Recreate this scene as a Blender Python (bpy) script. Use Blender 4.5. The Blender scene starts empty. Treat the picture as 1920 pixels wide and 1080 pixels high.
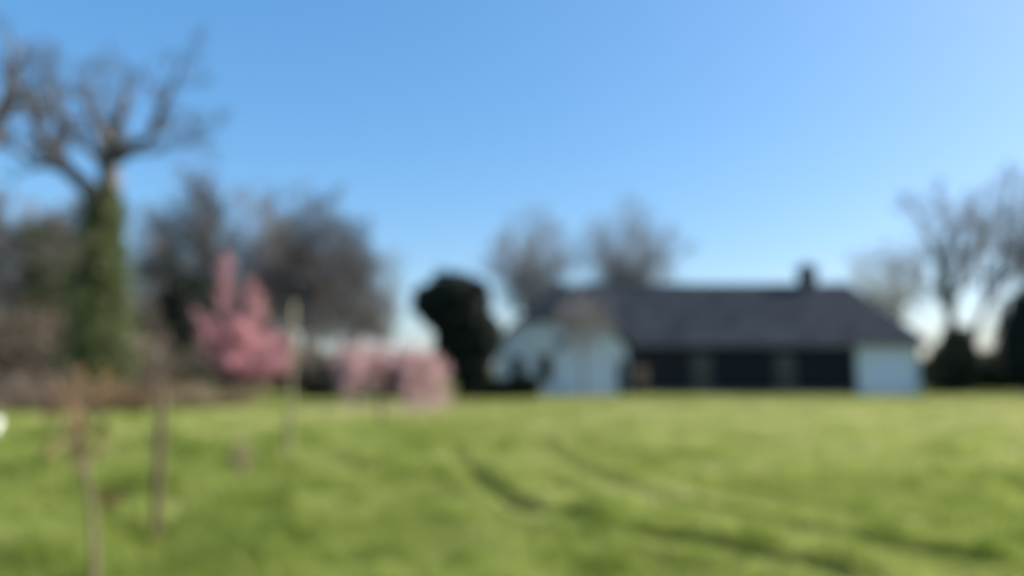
import bpy, bmesh, math, random
import numpy as np
from mathutils import Vector, Matrix

S = bpy.context.scene
COL = S.collection
R = math.radians

# ------------------------------------------------------------------ camera
CAM_H, F_PX, HORIZON = 1.6, 1387.0, 690.0
PITCH = math.atan((HORIZON - 540.0) / F_PX)
cd = bpy.data.cameras.new('camera')
cam = bpy.data.objects.new('camera', cd)
COL.objects.link(cam)
cam.location = (0, 0, CAM_H)
cam.rotation_euler = (R(90) + PITCH, 0, 0)
cd.sensor_width = 36.0
cd.lens = 36.0 * F_PX / 1920.0
cd.clip_start, cd.clip_end = 0.05, 9000
DOF = True                       # the photograph is far out of focus: focused very close
cd.dof.use_dof = DOF
cd.dof.focus_distance = 0.50
cd.dof.aperture_fstop = 1.8
cd.dof.aperture_blades = 0
S.camera = cam

# ------------------------------------------------------------------ sky and sun
SUN_AZ, SUN_EL = R(80), R(36)     # azimuth measured from the view direction (+Y) towards +X
w = bpy.data.worlds.new('World')
S.world = w
w.use_nodes = True
nt = w.node_tree
sky = nt.nodes.new('ShaderNodeTexSky')
sky.sky_type = 'NISHITA'
sky.sun_disc = False
sky.sun_elevation = SUN_EL
sky.sun_rotation = SUN_AZ
sky.altitude = 0
sky.air_density = 1.0
sky.dust_density = 1.5
sky.ozone_density = 6.0
bg = nt.nodes['Background']
bg.inputs['Strength'].default_value = 0.150
gam = nt.nodes.new('ShaderNodeGamma')
gam.inputs['Gamma'].default_value = 0.6
hsv = nt.nodes.new('ShaderNodeHueSaturation')
hsv.inputs['Saturation'].default_value = 1.5
nt.links.new(sky.outputs[0], gam.inputs['Color'])
nt.links.new(gam.outputs[0], hsv.inputs['Color'])
nt.links.new(hsv.outputs[0], bg.inputs[0])
sl = bpy.data.lights.new('sun', 'SUN')
sl.energy = 4.2
sl.angle = R(0.5)
sl.color = (1.0, 0.94, 0.84)
so = bpy.data.objects.new('sun', sl)
COL.objects.link(so)
sd = Vector((math.cos(SUN_EL) * math.sin(SUN_AZ), math.cos(SUN_EL) * math.cos(SUN_AZ), math.sin(SUN_EL)))
so.rotation_euler = sd.to_track_quat('Z', 'Y').to_euler()
so.location = (40, 20, 40)
S.view_settings.view_transform = 'Standard'
S.view_settings.look = 'None'
S.view_settings.exposure = 1.35
S.view_settings.gamma = 1.0
S.cycles.use_denoising = True
S.cycles.max_bounces = 8
S.cycles.transparent_max_bounces = 8

# ------------------------------------------------------------------ helpers
cp, sp_ = math.cos(PITCH), math.sin(PITCH)


def P(px, py, Y):
    """World point seen at photo pixel (px, py) at depth Y metres from the camera plane."""
    u, v = (px - 960.0) / F_PX, (540.0 - py) / F_PX
    d = (u, cp - v * sp_, sp_ + v * cp)
    k = Y / d[1]
    return Vector((d[0] * k, Y, CAM_H + d[2] * k))


def G(px, py):
    """Point of the flat field seen at pixel (px, py)."""
    u, v = (px - 960.0) / F_PX, (540.0 - py) / F_PX
    d = (u, cp - v * sp_, sp_ + v * cp)
    k = -CAM_H / d[2]
    return (d[0] * k, d[1] * k)


def vnoise(x, y, seed, wl):
    """Smooth value noise in numpy, about -1..1, wavelength wl metres."""
    x = np.asarray(x) / wl + 1000.0
    y = np.asarray(y) / wl + 1000.0
    xi, yi = np.floor(x).astype(np.int64), np.floor(y).astype(np.int64)
    fx, fy = x - xi, y - yi
    fx, fy = fx * fx * (3 - 2 * fx), fy * fy * (3 - 2 * fy)

    def h(a, b):
        n = (a * 374761393 + b * 668265263 + seed * 1274126177) & 0x7fffffff
        n = ((n ^ (n >> 13)) * 1274126177) & 0x7fffffff
        return ((n ^ (n >> 16)) & 0xffff) / 32767.5 - 1.0
    a = h(xi, yi) * (1 - fx) + h(xi + 1, yi) * fx
    b = h(xi, yi + 1) * (1 - fx) + h(xi + 1, yi + 1) * fx
    return a * (1 - fy) + b * fy


def tag(o, label=None, cat=None, group=None, kind=None):
    if label: o['label'] = label
    if cat: o['category'] = cat
    if group: o['group'] = group
    if kind: o['kind'] = kind
    return o


def empty(name, loc, label, cat, group=None, rz=0.0):
    o = bpy.data.objects.new(name, None)
    o.empty_display_size = 0.3
    COL.objects.link(o)
    o.location = loc
    o.rotation_euler = (0, 0, rz)
    return tag(o, label, cat, group)


def mesh_obj(name, verts, faces_flat, counts, material, parent=None, smooth=False, tint=None):
    """Link a mesh built from numpy arrays; coordinates are local to the parent."""
    me = bpy.data.meshes.new(name)
    verts = np.asarray(verts, np.float32)
    faces_flat = np.asarray(faces_flat, np.int32)
    counts = np.asarray(counts, np.int32)
    me.vertices.add(len(verts))
    me.vertices.foreach_set('co', verts.ravel())
    me.loops.add(len(faces_flat))
    me.loops.foreach_set('vertex_index', faces_flat)
    me.polygons.add(len(counts))
    st = np.zeros(len(counts), np.int32)
    st[1:] = np.cumsum(counts)[:-1]
    me.polygons.foreach_set('loop_start', st)
    if smooth:
        me.polygons.foreach_set('use_smooth', np.ones(len(counts), bool))
    if tint is not None:
        at = me.attributes.new('tint', 'FLOAT', 'POINT')
        at.data.foreach_set('value', np.asarray(tint, np.float32))
    me.update(calc_edges=True)
    me.materials.append(material)
    o = bpy.data.objects.new(name, me)
    COL.objects.link(o)
    if parent is not None:
        o.parent = parent
    return o


def bm_obj(name, bm, material, parent=None, smooth=False, bevel=0.0):
    me = bpy.data.meshes.new(name)
    bmesh.ops.recalc_face_normals(bm, faces=bm.faces)
    bm.to_mesh(me)
    bm.free()
    if smooth:
        for p in me.polygons: p.use_smooth = True
    me.materials.append(material)
    o = bpy.data.objects.new(name, me)
    COL.objects.link(o)
    if parent is not None: o.parent = parent
    if bevel:
        m = o.modifiers.new('bevel', 'BEVEL')
        m.width, m.segments, m.limit_method = bevel, 2, 'ANGLE'
    return o


def box(bm, x0, x1, y0, y1, z0, z1):
    vs = [bm.verts.new(c) for c in ((x0, y0, z0), (x1, y0, z0), (x1, y1, z0), (x0, y1, z0),
                                    (x0, y0, z1), (x1, y0, z1), (x1, y1, z1), (x0, y1, z1))]
    for f in ((0, 3, 2, 1), (4, 5, 6, 7), (0, 1, 5, 4), (1, 2, 6, 5), (2, 3, 7, 6), (3, 0, 4, 7)):
        bm.faces.new([vs[i] for i in f])
    return bm


def boxes(*bs):
    bm = bmesh.new()
    for b in bs: box(bm, *b)
    return bm


def prism_y(poly_xz, y0, y1):
    """Polygon in the xz plane extruded from y0 to y1."""
    bm = bmesh.new()
    a = [bm.verts.new((x, y0, z)) for x, z in poly_xz]
    b = [bm.verts.new((x, y1, z)) for x, z in poly_xz]
    bm.faces.new(a)
    bm.faces.new(b[::-1])
    n = len(a)
    for i in range(n):
        bm.faces.new((a[i], b[i], b[(i + 1) % n], a[(i + 1) % n]))
    return bm


def tubes(paths, sides):
    """paths: list of (points (m,3), radii (m,)).  Returns verts, flat faces, counts."""
    groups = {}
    for p, r in paths:
        groups.setdefault(len(p), []).append((p, r))
    V, Fl, base = [], [], 0
    ang = np.arange(sides) * 2 * np.pi / sides
    ca, sa = np.cos(ang), np.sin(ang)
    for m, lst in groups.items():
        p = np.array([a for a, _ in lst], float)             # n,m,3
        r = np.array([b for _, b in lst], float)             # n,m
        t = np.gradient(p, axis=1)
        t /= np.linalg.norm(t, axis=2, keepdims=True) + 1e-9
        t0 = t.mean(axis=1, keepdims=True)
        ref = np.where(np.abs(t0[..., 2:3]) > 0.8, np.array([1.0, 0.13, 0]), np.array([0, 0.1, 1.0]))
        u = np.cross(t, ref)
        u /= np.linalg.norm(u, axis=2, keepdims=True) + 1e-9
        v = np.cross(t, u)
        ring = p[:, :, None, :] + r[:, :, None, None] * (u[:, :, None, :] * ca[None, None, :, None] + v[:, :, None, :] * sa[None, None, :, None])
        n = len(lst)
        V.append(ring.reshape(-1, 3))
        idx = base + np.arange(n * m * sides).reshape(n, m, sides)
        a, b = idx[:, :-1, :], idx[:, 1:, :]
        f = np.stack([a, np.roll(a, -1, axis=2), np.roll(b, -1, axis=2), b], axis=-1)
        Fl.append(f.reshape(-1))
        base += n * m * sides
    V = np.concatenate(V)
    Fl = np.concatenate(Fl)
    return V, Fl, np.full(len(Fl) // 4, 4)


def tube_obj(name, paths, sides, material, parent=None):
    v, f, c = tubes(paths, sides)
    return mesh_obj(name, v, f, c, material, parent, smooth=True)


def merge(*parts):
    V, Fl, C, base = [], [], [], 0
    for v, f, c in parts:
        V.append(v); Fl.append(np.asarray(f) + base); C.append(c); base += len(v)
    return np.concatenate(V), np.concatenate(Fl), np.concatenate(C)


def leaf_cards(rng, pts, size, aspect=1.6, jitter=0.4, up=0.0):
    """A small diamond shaped leaf at each point, randomly turned."""
    pts = np.asarray(pts, float)
    n = len(pts)
    a = rng.normal(size=(n, 3)); a[:, 2] += up
    a /= np.linalg.norm(a, axis=1, keepdims=True)
    b = rng.normal(size=(n, 3))
    b -= a * (a * b).sum(1, keepdims=True)
    b /= np.linalg.norm(b, axis=1, keepdims=True)
    s = size * (1 + jitter * rng.uniform(-1, 1, n))[:, None]
    v = np.stack([pts - a * s * aspect * .5, pts + b * s * .5 - a * s * .08, pts + a * s * aspect * .5, pts - b * s * .5 - a * s * .08], axis=1).reshape(-1, 3)
    f = np.arange(n * 4)
    tint = np.repeat(rng.uniform(0, 1, n), 4)
    return v, f, np.full(n, 4), tint


# ------------------------------------------------------------------ materials
def ramp(nt, fac, stops):
    r = nt.nodes.new('ShaderNodeValToRGB')
    el = r.color_ramp.elements
    el[0].position, el[0].color = stops[0][0], (*stops[0][1], 1)
    el[1].position, el[1].color = stops[-1][0], (*stops[-1][1], 1)
    for p, c in stops[1:-1]:
        e = el.new(p)
        e.color = (*c, 1)
    nt.links.new(fac, r.inputs[0])
    return r.outputs[0]


def noise(nt, scale, detail=6, rough=.6, vec=None, stretch=None):
    n = nt.nodes.new('ShaderNodeTexNoise')
    n.inputs['Scale'].default_value = scale
    n.inputs['Detail'].default_value = detail
    n.inputs['Roughness'].default_value = rough
    if vec is None:
        vec = nt.nodes.new('ShaderNodeTexCoord').outputs['Object']
    if stretch:
        mp = nt.nodes.new('ShaderNodeMapping')
        mp.inputs['Scale'].default_value = stretch
        nt.links.new(vec, mp.inputs[0])
        vec = mp.outputs[0]
    nt.links.new(vec, n.inputs['Vector'])
    return n.outputs['Fac']


def mat(name, c1, c2, scale=4.0, rough=.8, bump=.3, stretch=None, bdist=.02, spec=.3):
    m = bpy.data.materials.new(name)
    m.use_nodes = True
    nt = m.node_tree
    b = nt.nodes['Principled BSDF']
    f = noise(nt, scale, stretch=stretch)
    nt.links.new(ramp(nt, f, [(.3, c1), (.7, c2)]), b.inputs['Base Color'])
    b.inputs['Roughness'].default_value = rough
    b.inputs['Specular IOR Level'].default_value = spec
    if bump:
        bp = nt.nodes.new('ShaderNodeBump')
        bp.inputs['Strength'].default_value = bump
        bp.inputs['Distance'].default_value = bdist
        nt.links.new(noise(nt, scale * 4, stretch=stretch), bp.inputs['Height'])
        nt.links.new(bp.outputs[0], b.inputs['Normal'])
    return m


def leaf_mat(name, stops, trans=.45, rough=.55, patch=None):
    """Leaves, petals and blades: per-leaf tint, light shines through."""
    m = bpy.data.materials.new(name)
    m.use_nodes = True
    nt = m.node_tree
    b = nt.nodes['Principled BSDF']
    a = nt.nodes.new('ShaderNodeAttribute')
    a.attribute_name = 'tint'
    c = ramp(nt, a.outputs['Fac'], stops)
    nt.links.new(c, b.inputs['Base Color'])
    b.inputs['Roughness'].default_value = rough
    b.inputs['Specular IOR Level'].default_value = .25
    if trans:
        t = nt.nodes.new('ShaderNodeBsdfTranslucent')
        nt.links.new(c, t.inputs['Color'])
        mx = nt.nodes.new('ShaderNodeMixShader')
        mx.inputs[0].default_value = trans
        nt.links.new(b.outputs[0], mx.inputs[1])
        nt.links.new(t.outputs[0], mx.inputs[2])
        nt.links.new(mx.outputs[0], nt.nodes['Material Output'].inputs['Surface'])
    return m


def roof_mat():
    m = mat('roof_tiles', (.012, .017, .026), (.044, .053, .066), 1.0, .9, 0, spec=.04)
    nt = m.node_tree
    b = nt.nodes['Principled BSDF']
    tc = nt.nodes.new('ShaderNodeTexCoord').outputs['Object']
    wv = nt.nodes.new('ShaderNodeTexWave')
    wv.bands_direction = 'Z'; wv.wave_profile = 'SAW'
    wv.inputs['Scale'].default_value = 1.5; wv.inputs['Distortion'].default_value = .4
    wv2 = nt.nodes.new('ShaderNodeTexWave')
    wv2.bands_direction = 'X'
    wv2.inputs['Scale'].default_value = 1.6; wv2.inputs['Distortion'].default_value = .3
    for q in (wv, wv2): nt.links.new(tc, q.inputs['Vector'])
    ad = nt.nodes.new('ShaderNodeMath'); ad.operation = 'ADD'
    nt.links.new(wv.outputs['Fac'], ad.inputs[0]); nt.links.new(wv2.outputs['Fac'], ad.inputs[1])
    bp = nt.nodes.new('ShaderNodeBump')
    bp.inputs['Strength'].default_value = .7; bp.inputs['Distance'].default_value = .04
    nt.links.new(ad.outputs[0], bp.inputs['Height'])
    nt.links.new(bp.outputs[0], b.inputs['Normal'])
    return m


def board_mat():
    m = mat('tarred_boards', (.006, .008, .012), (.014, .017, .024), 2, .8, 0, stretch=(1, 1, 8))
    nt = m.node_tree
    b = nt.nodes['Principled BSDF']
    wv = nt.nodes.new('ShaderNodeTexWave')
    wv.bands_direction = 'Z'; wv.wave_profile = 'SAW'
    wv.inputs['Scale'].default_value = 1.6
    nt.links.new(nt.nodes.new('ShaderNodeTexCoord').outputs['Object'], wv.inputs['Vector'])
    bp = nt.nodes.new('ShaderNodeBump')
    bp.inputs['Strength'].default_value = .8; bp.inputs['Distance'].default_value = .03
    nt.links.new(wv.outputs['Fac'], bp.inputs['Height'])
    nt.links.new(bp.outputs[0], b.inputs['Normal'])
    return m


def glass_mat():
    m = bpy.data.materials.new('window_glass')
    m.use_nodes = True
    b = m.node_tree.nodes['Principled BSDF']
    b.inputs['Base Color'].default_value = (.02, .025, .03, 1)
    b.inputs['Roughness'].default_value = .06
    b.inputs['Specular IOR Level'].default_value = .6
    return m


M = dict(
    soil=mat('field_soil', (.060, .078, .020), (.125, .140, .034), .8, 1.0, .5, spec=0.0),
    bark=mat('grey_bark', (.050, .045, .040), (.12, .105, .09), 3, .9, .6, (1, 1, .25)),
    bark_dark=mat('dark_bark', (.011, .011, .010), (.026, .025, .022), 3, .9, .6, (1, 1, .25)),
    twig=mat('twig_bark', (.065, .058, .055), (.15, .135, .125), 2, .9, 0),
    twig_pale=mat('pale_twig_bark', (.15, .14, .14), (.28, .26, .25), 2, .9, 0),
    willow=mat('yellow_twig_bark', (.17, .15, .10), (.30, .27, .19), 2, .9, 0),
    bramble=mat('bramble_stem', (.11, .078, .056), (.21, .15, .11), 2, .9, 0),
    wood=mat('weathered_wood', (.07, .048, .030), (.14, .10, .062), 6, .85, .5, (1, 1, .15)),
    lichen=mat('lichened_wood', (.15, .125, .075), (.24, .205, .125), 6, .85, .5, (1, 1, .2)),
    render=mat('white_render', (.66, .69, .71), (.80, .81, .80), 1.2, .85, .25),
    paint=mat('white_paint', (.66, .70, .77), (.73, .76, .82), 2, .5, 0),
    darkpaint=mat('dark_paint', (.015, .018, .022), (.025, .028, .034), 3, .5, 0),
    lead=mat('zinc_metal', (.10, .11, .12), (.18, .19, .20), 3, .5, 0),
    brick=mat('chimney_brick', (.085, .08, .078), (.17, .155, .145), 6, .9, .5),
    clay=mat('clay_pot', (.22, .10, .06), (.32, .16, .10), 5, .8, 0),
    plastic=mat('white_plastic', (.72, .72, .70), (.82, .82, .80), 3, .45, 0),
    roof=roof_mat(), boards=board_mat(), glass=glass_mat(),
    grass=leaf_mat('grass_blades', [(0, (.11, .163, .022)), (.4, (.240, .302, .056)), (.75, (.365, .410, .115)), (1, (.49, .465, .21))], .5),
    ivy=leaf_mat('ivy_leaves', [(0, (.045, .062, .028)), (.6, (.105, .135, .050)), (1, (.24, .26, .10))], .3, .45),
    yew=leaf_mat('evergreen_needles', [(0, (.008, .014, .013)), (.7, (.019, .027, .021)), (1, (.075, .080, .052))], .14, .6),  # palest needle tone is put in as sunlit foliage
    shrub=leaf_mat('shrub_leaves', [(0, (.018, .026, .014)), (.6, (.034, .044, .022)), (1, (.06, .068, .034))], .25, .5),
    pink=leaf_mat('pink_petals', [(0, (.52, .19, .22)), (.5, (.68, .33, .36)), (1, (.82, .58, .59))], .4, .6),
    palepink=leaf_mat('pale_pink_petals', [(0, (.54, .31, .31)), (.5, (.70, .47, .46)), (1, (.82, .66, .64))], .4, .6),
    dry=leaf_mat('dry_leaves', [(0, (.10, .080, .066)), (.5, (.18, .15, .118)), (1, (.30, .25, .19))], .3, .8),
    rust=leaf_mat('rust_leaves', [(0, (.13, .075, .038)), (.5, (.23, .14, .065)), (1, (.34, .23, .10))], .35, .8),
    straw=leaf_mat('straw_blades', [(0, (.26, .20, .11)), (.5, (.38, .30, .17)), (1, (.50, .42, .26))], .35, .8),
)

# ------------------------------------------------------------------ ground
TRACK_A = np.array([G(*p) for p in ((852, 838), (862, 868), (900, 905), (950, 938), (1030, 972), (1120, 998), (1250, 1022), (1400, 1048), (1600, 1090))])
TRACK_B = np.array([G(*p) for p in ((1012, 828), (1040, 850), (1090, 885), (1140, 908), (1210, 930), (1300, 953), (1440, 985), (1580, 1012), (1850, 1060))])


def seg_dist(x, y, line):
    """Distance to a polyline and the side sign (positive: left of travel)."""
    best = np.full(x.shape, 1e9); side = np.zeros(x.shape)
    for (ax, ay), (bx, by) in zip(line[:-1], line[1:]):
        dx, dy = bx - ax, by - ay
        L2 = dx * dx + dy * dy
        t = np.clip(((x - ax) * dx + (y - ay) * dy) / L2, 0, 1)
        ex, ey = x - (ax + t * dx), y - (ay + t * dy)
        d = np.hypot(ex, ey)
        s = np.sign(dx * ey - dy * ex)
        k = d < best
        best[k] = d[k]; side[k] = s[k]
    return best, side


def ground_h(x, y):
    h = .035 * vnoise(x, y, 3, 2.3) + .06 * vnoise(x, y, 4, 7.0)
    for tr in (TRACK_A, TRACK_B):
        d, s = seg_dist(x, y, tr)
        h = h - .08 * (.7 + .5 * vnoise(x, y, 9, 1.1)) * np.exp(-(d / .16) ** 2) + .05 * np.exp(-((d - .36) / .15) ** 2)
    fade = np.clip((70 - np.hypot(x, y)) / 40, 0, 1)
    return h * fade


def axis(lo, hi, step, far):
    a = list(np.arange(lo, hi + 1e-6, step))
    g, s = hi, step
    while g < far:
        s *= 1.5; g += s; a.append(g)
    g, s = lo, step
    pre = []
    while g > -far:
        s *= 1.5; g -= s; pre.append(g)
    return np.array(pre[::-1] + a)


gx, gy = axis(-14, 14, .1, 4000), axis(2, 20, .1, 4000)
X, Y = np.meshgrid(gx, gy)
Z = ground_h(X.ravel(), Y.ravel())
nx, ny = len(gx), len(gy)
idx = np.arange(nx * ny).reshape(ny, nx)
f = np.stack([idx[:-1, :-1], idx[:-1, 1:], idx[1:, 1:], idx[1:, :-1]], -1).reshape(-1)
go = mesh_obj('field', np.stack([X.ravel(), Y.ravel(), Z], 1), f, np.full(len(f) // 4, 4), M['soil'], smooth=True)
tag(go, 'green spring meadow stretching to the farmhouse and trees', 'field', kind='structure')

# ------------------------------------------------------------------ grass
rng = np.random.default_rng(11)


def blades(x, y, h, wd, lean, tint, rng, dirx=0.0, diry=0.0):
    n = len(x)
    z = ground_h(x, y) - .01
    ang = rng.uniform(0, 2 * np.pi, n)
    bx, by = np.cos(ang), np.sin(ang)
    la = rng.uniform(0, 2 * np.pi, n)
    lx, ly = np.cos(la) * lean + dirx, np.sin(la) * lean + diry
    v = np.empty((n, 5, 3))
    for k, (t, ww) in enumerate(((0, 1), (0, 1), (.55, .8), (.55, .8), (1, 0))):
        s = (-1 if k % 2 == 0 else 1) * ww
        off = t * t * h
        v[:, k, 0] = x + bx * wd * .5 * s + lx * off
        v[:, k, 1] = y + by * wd * .5 * s + ly * off
        v[:, k, 2] = z + h * t * (1 - .25 * t * np.hypot(lx, ly))
    base = (np.arange(n) * 5)[:, None]
    f = np.concatenate([base + np.array([0, 1, 3, 2]), base + np.array([2, 3, 4])], 1)
    return v.reshape(-1, 3), f.reshape(-1), np.tile([4, 3], n), np.repeat(tint, 5)


N = 420000
y = np.exp(rng.uniform(np.log(3.6), np.log(62), N))
x = rng.uniform(-1, 1, N) * (.80 * y + 2.0)
keep = ~((y > 43.8) & (x > -1.2) & (x < 26))
x, y = x[keep], y[keep]
n1, n2 = vnoise(x, y, 21, .55), vnoise(x, y, 22, 1.7)
left = np.clip((-x - .12 * y + .6) / 2.2, 0, 1)          # rougher, longer sward left of the post line
h = .085 + .07 * n1 + .035 * n2 + .12 * left * (.5 + .8 * vnoise(x, y, 23, .9))
tuss = np.clip(vnoise(x, y, 24, 1.0) * .75 + vnoise(x, y, 25, .45) * .55 - .16, 0, 1)
tuss = tuss * (1 - .8 * np.clip(sum(np.exp(-(seg_dist(x, y, tr)[0] / .7) ** 2) for tr in (TRACK_A, TRACK_B)), 0, 1))
h += (.46 + .10 * left) * tuss * np.clip(1.45 - y / 22, .06, 1)
h *= 1 - .55 * np.clip(vnoise(x + .35, y + .1, 24, 1.0) * -1.2 - .15, 0, 1)
dips = [(*G(px_, py_), r_) for px_, py_, r_ in ((878, 885, .8), (935, 928, .7), (1120, 1000, .55), (1340, 1035, .4), (1105, 890, .9), (1240, 945, .6), (1400, 975, .75))]
near_rut = np.zeros(len(x)); rut = np.zeros(len(x))
for tr in (TRACK_A, TRACK_B):
    d, s = seg_dist(x, y, tr)
    brk = np.clip(.22 + sum(np.exp(-(np.hypot(x - cx_, y - cy_) / rr_) ** 2) for cx_, cy_, rr_ in dips), 0, 1)
    rut = np.maximum(rut, brk * np.exp(-(d / .17) ** 2))
    near_rut = np.maximum(near_rut, brk * np.exp(-((d - .38) / .14) ** 2) * np.where(s > 0, 1, .5))
h = h * (1 - .66 * rut) + .09 * near_rut
CLUMPS = [(*G(*q), .17, 1.0) for q in ((1660, 1010), (1773, 987), (1853, 1047), (1540, 1062), (1607, 1068), (1147, 1068), (860, 1074), (707, 1053), (667, 953), (1427, 1033),
                                         (545, 940), (530, 1002), (465, 1026), (735, 1045), (50, 935), (1545, 868), (1310, 892), (950, 845), (690, 850))]
crg = np.random.default_rng(57)
for k in range(170):                                     # coarse darker tufts scattered through the sward
    cy_ = math.exp(crg.uniform(math.log(4.5), math.log(30)))
    CLUMPS.append((crg.uniform(-.78, .78) * cy_, cy_, crg.uniform(.08, .20), crg.uniform(.25, .8)))
clump_g = np.zeros(len(x))
for cx_, cy_, cr_, ca_ in CLUMPS:
    near = np.abs(x - cx_) + np.abs(y - cy_) < cr_ * 4
    clump_g[near] = np.maximum(clump_g[near], ca_ * np.exp(-((x[near] - cx_) ** 2 + (y[near] - cy_) ** 2) / cr_ ** 2))
h += .20 * clump_g
h = np.clip(h, .025, .5) * rng.uniform(.6, 1.25, len(x)) * (1 - np.clip((y - 22) / 22, 0, 1) * .5)
wd = .0055 * (y / 4.0) ** .85 * rng.uniform(.7, 1.3, len(x))
tint = .47 + .10 * np.clip((x + .10 * y) / 1.5, -.6, 1.5) + .15 * n2 + .07 * vnoise(x, y, 26, 4.5) + rng.normal(0, .17, len(x)) + np.clip((y - 14) / 40, 0, .22) + .12 * np.clip(x / 20, -.6, 1) - .55 * clump_g - .34 * tuss + .20 * vnoise(x, y, 27, .9) + .17 * vnoise(x, y, 29, .42) + left * (.13 + .30 * np.clip(vnoise(x, y, 30, 1.3), -.3, 1))
v, f, c, tt = blades(x, y, h, wd, .45, np.clip(tint, 0, 1), rng, -.10, -.12)
tag(mesh_obj('grass', v, f, c, M['grass'], tint=tt), 'lush yellow green meadow grass covering the field', 'grass', kind='stuff')

# ------------------------------------------------------------------ bare trees
def grow(rng, start, d, L, r, levels, out, lv=0, up=.25, wob=.12, npts=None):
    """Grow one branch and its children; out[lv] collects paths."""
    m = npts or (8, 7, 6, 5, 4, 3)[min(lv, 5)]
    p = np.empty((m, 3)); p[0] = start
    d = np.array(d, float); d /= np.linalg.norm(d)
    st = L / (m - 1)
    ds = [d]
    for i in range(1, m):
        d = d + rng.normal(0, wob, 3) + np.array([0, 0, up * .25])
        d /= np.linalg.norm(d)
        p[i] = p[i - 1] + d * st
        ds.append(d)
    t = np.linspace(0, 1, m)
    rr = r * (1 - .78 * t)
    out.setdefault(lv, []).append((p, np.maximum(rr, out['min'])))
    spawn(rng, p, ds, rr, L, levels, out, lv, up, wob)


def spawn(rng, p, ds, rr, L, levels, out, lv, up, wob, tmin=None):
    if lv >= len(levels): return
    cnt, ratio, ang, t0 = levels[lv]
    if tmin is not None: t0 = tmin
    m = len(p)
    phase = rng.uniform(0, 6.28)
    for k in range(cnt):
        t = t0 + (1 - t0) * (k + rng.uniform(.1, .9)) / cnt
        q = t * (m - 1); i = min(int(q), m - 2); fr = q - i
        pos = p[i] * (1 - fr) + p[i + 1] * fr
        dd = ds[i]
        ref = np.array([0, 0, 1.0]) if abs(dd[2]) < .9 else np.array([1.0, 0, 0])
        u = np.cross(dd, ref); u /= np.linalg.norm(u)
        vv = np.cross(dd, u)
        a = phase + k * 2.399 + rng.normal(0, .4)
        th = R(ang) * rng.uniform(.7, 1.3)
        nd = dd * math.cos(th) + (u * math.cos(a) + vv * math.sin(a)) * math.sin(th)
        nd = nd + np.array([0, 0, up * .5])
        r = (rr[i] * (1 - fr) + rr[i + 1] * fr) * .62
        grow(rng, pos, nd, L * ratio * rng.uniform(.7, 1.25) * (1.15 - .45 * t), r, levels, out, lv + 1, up, wob)


def tree_meshes(out, root, twig_from=2, trunk_mat='bark', twig_mat='twig'):
    tube_obj('trunk', out[0], 9, M[trunk_mat], root)
    parts = []
    for lv in sorted(k for k in out if isinstance(k, int) and k > 0):
        parts.append(tubes(out[lv], 6 if lv == 1 else (4 if lv == 2 else 3)))
    v, f, c = merge(*parts)
    return mesh_obj('crown', v, f, c, M[twig_mat], root, smooth=True)


def bare_tree(name, seed, H, r, levels, label, cat, loc, group=None, up=.25, wob=.12, lean=(0, 0), tmin=.016, trunk=.55, tm='bark', tw='twig', rz=0.0):
    rg = np.random.default_rng(seed)
    root = empty(name, loc, label, cat, group, rz)
    out = {'min': tmin}
    grow(rg, (0, 0, -.1), (lean[0], lean[1], 1), H * trunk, r, levels, out, 0, up, wob * .6)
    tree_meshes(out, root, trunk_mat=tm, twig_mat=tw)
    return root


def copy_thing(src, loc, rz, sc, label):
    r = src.copy(); COL.objects.link(r)
    r.location, r.rotation_euler, r.scale = loc, (0, 0, rz), (sc, sc, sc)
    r['label'] = label
    for ch in list(src.children):
        c = ch.copy(); COL.objects.link(c); c.parent = r
    return r


def ivy_on(rng, path, radii, n, size, root, mat_='ivy', name='ivy', puff=.25):
    """Ivy leaves crowded round a limb."""
    path = np.asarray(path, float); radii = np.asarray(radii, float)
    seg = np.linalg.norm(np.diff(path, axis=0), axis=1)
    cum = np.concatenate([[0], np.cumsum(seg)])
    q = rng.uniform(0, cum[-1], n)
    c = np.stack([np.interp(q, cum, path[:, k]) for k in range(3)], 1)
    r = np.interp(q, cum, radii)
    dv = rng.normal(size=(n, 3)); dv /= np.linalg.norm(dv, axis=1, keepdims=True)
    lump = 1 + puff * np.sin(c[:, 2] * 2.1 + dv[:, 0] * 3) + puff * np.sin(c[:, 2] * 4.3 + dv[:, 1] * 4 + 1)
    pts = c + dv * (r * lump * rng.uniform(.55, 1.08, n))[:, None]
    v, f, cc, t = leaf_cards(rng, pts, size, 1.25)
    return mesh_obj(name, v, f, cc, M[mat_], root, tint=t)


def rel(root, px, py, Y):
    q = P(px, py, Y)
    return np.array([q.x - root.location.x, q.y - root.location.y, q.z])


def resample(pts, m):
    pts = np.asarray(pts, float)
    seg = np.linalg.norm(np.diff(pts, axis=0), axis=1)
    cum = np.concatenate([[0], np.cumsum(seg)])
    q = np.linspace(0, cum[-1], m)
    # smooth with a small pass so limbs bend rather than kink
    a = np.stack([np.interp(q, cum, pts[:, k]) for k in range(3)], 1)
    b = a.copy(); b[1:-1] = a[1:-1] * .5 + (a[:-2] + a[2:]) * .25
    return b


def gpos(px, Y):
    return (P(px, 700, Y).x, Y, 0)


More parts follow.
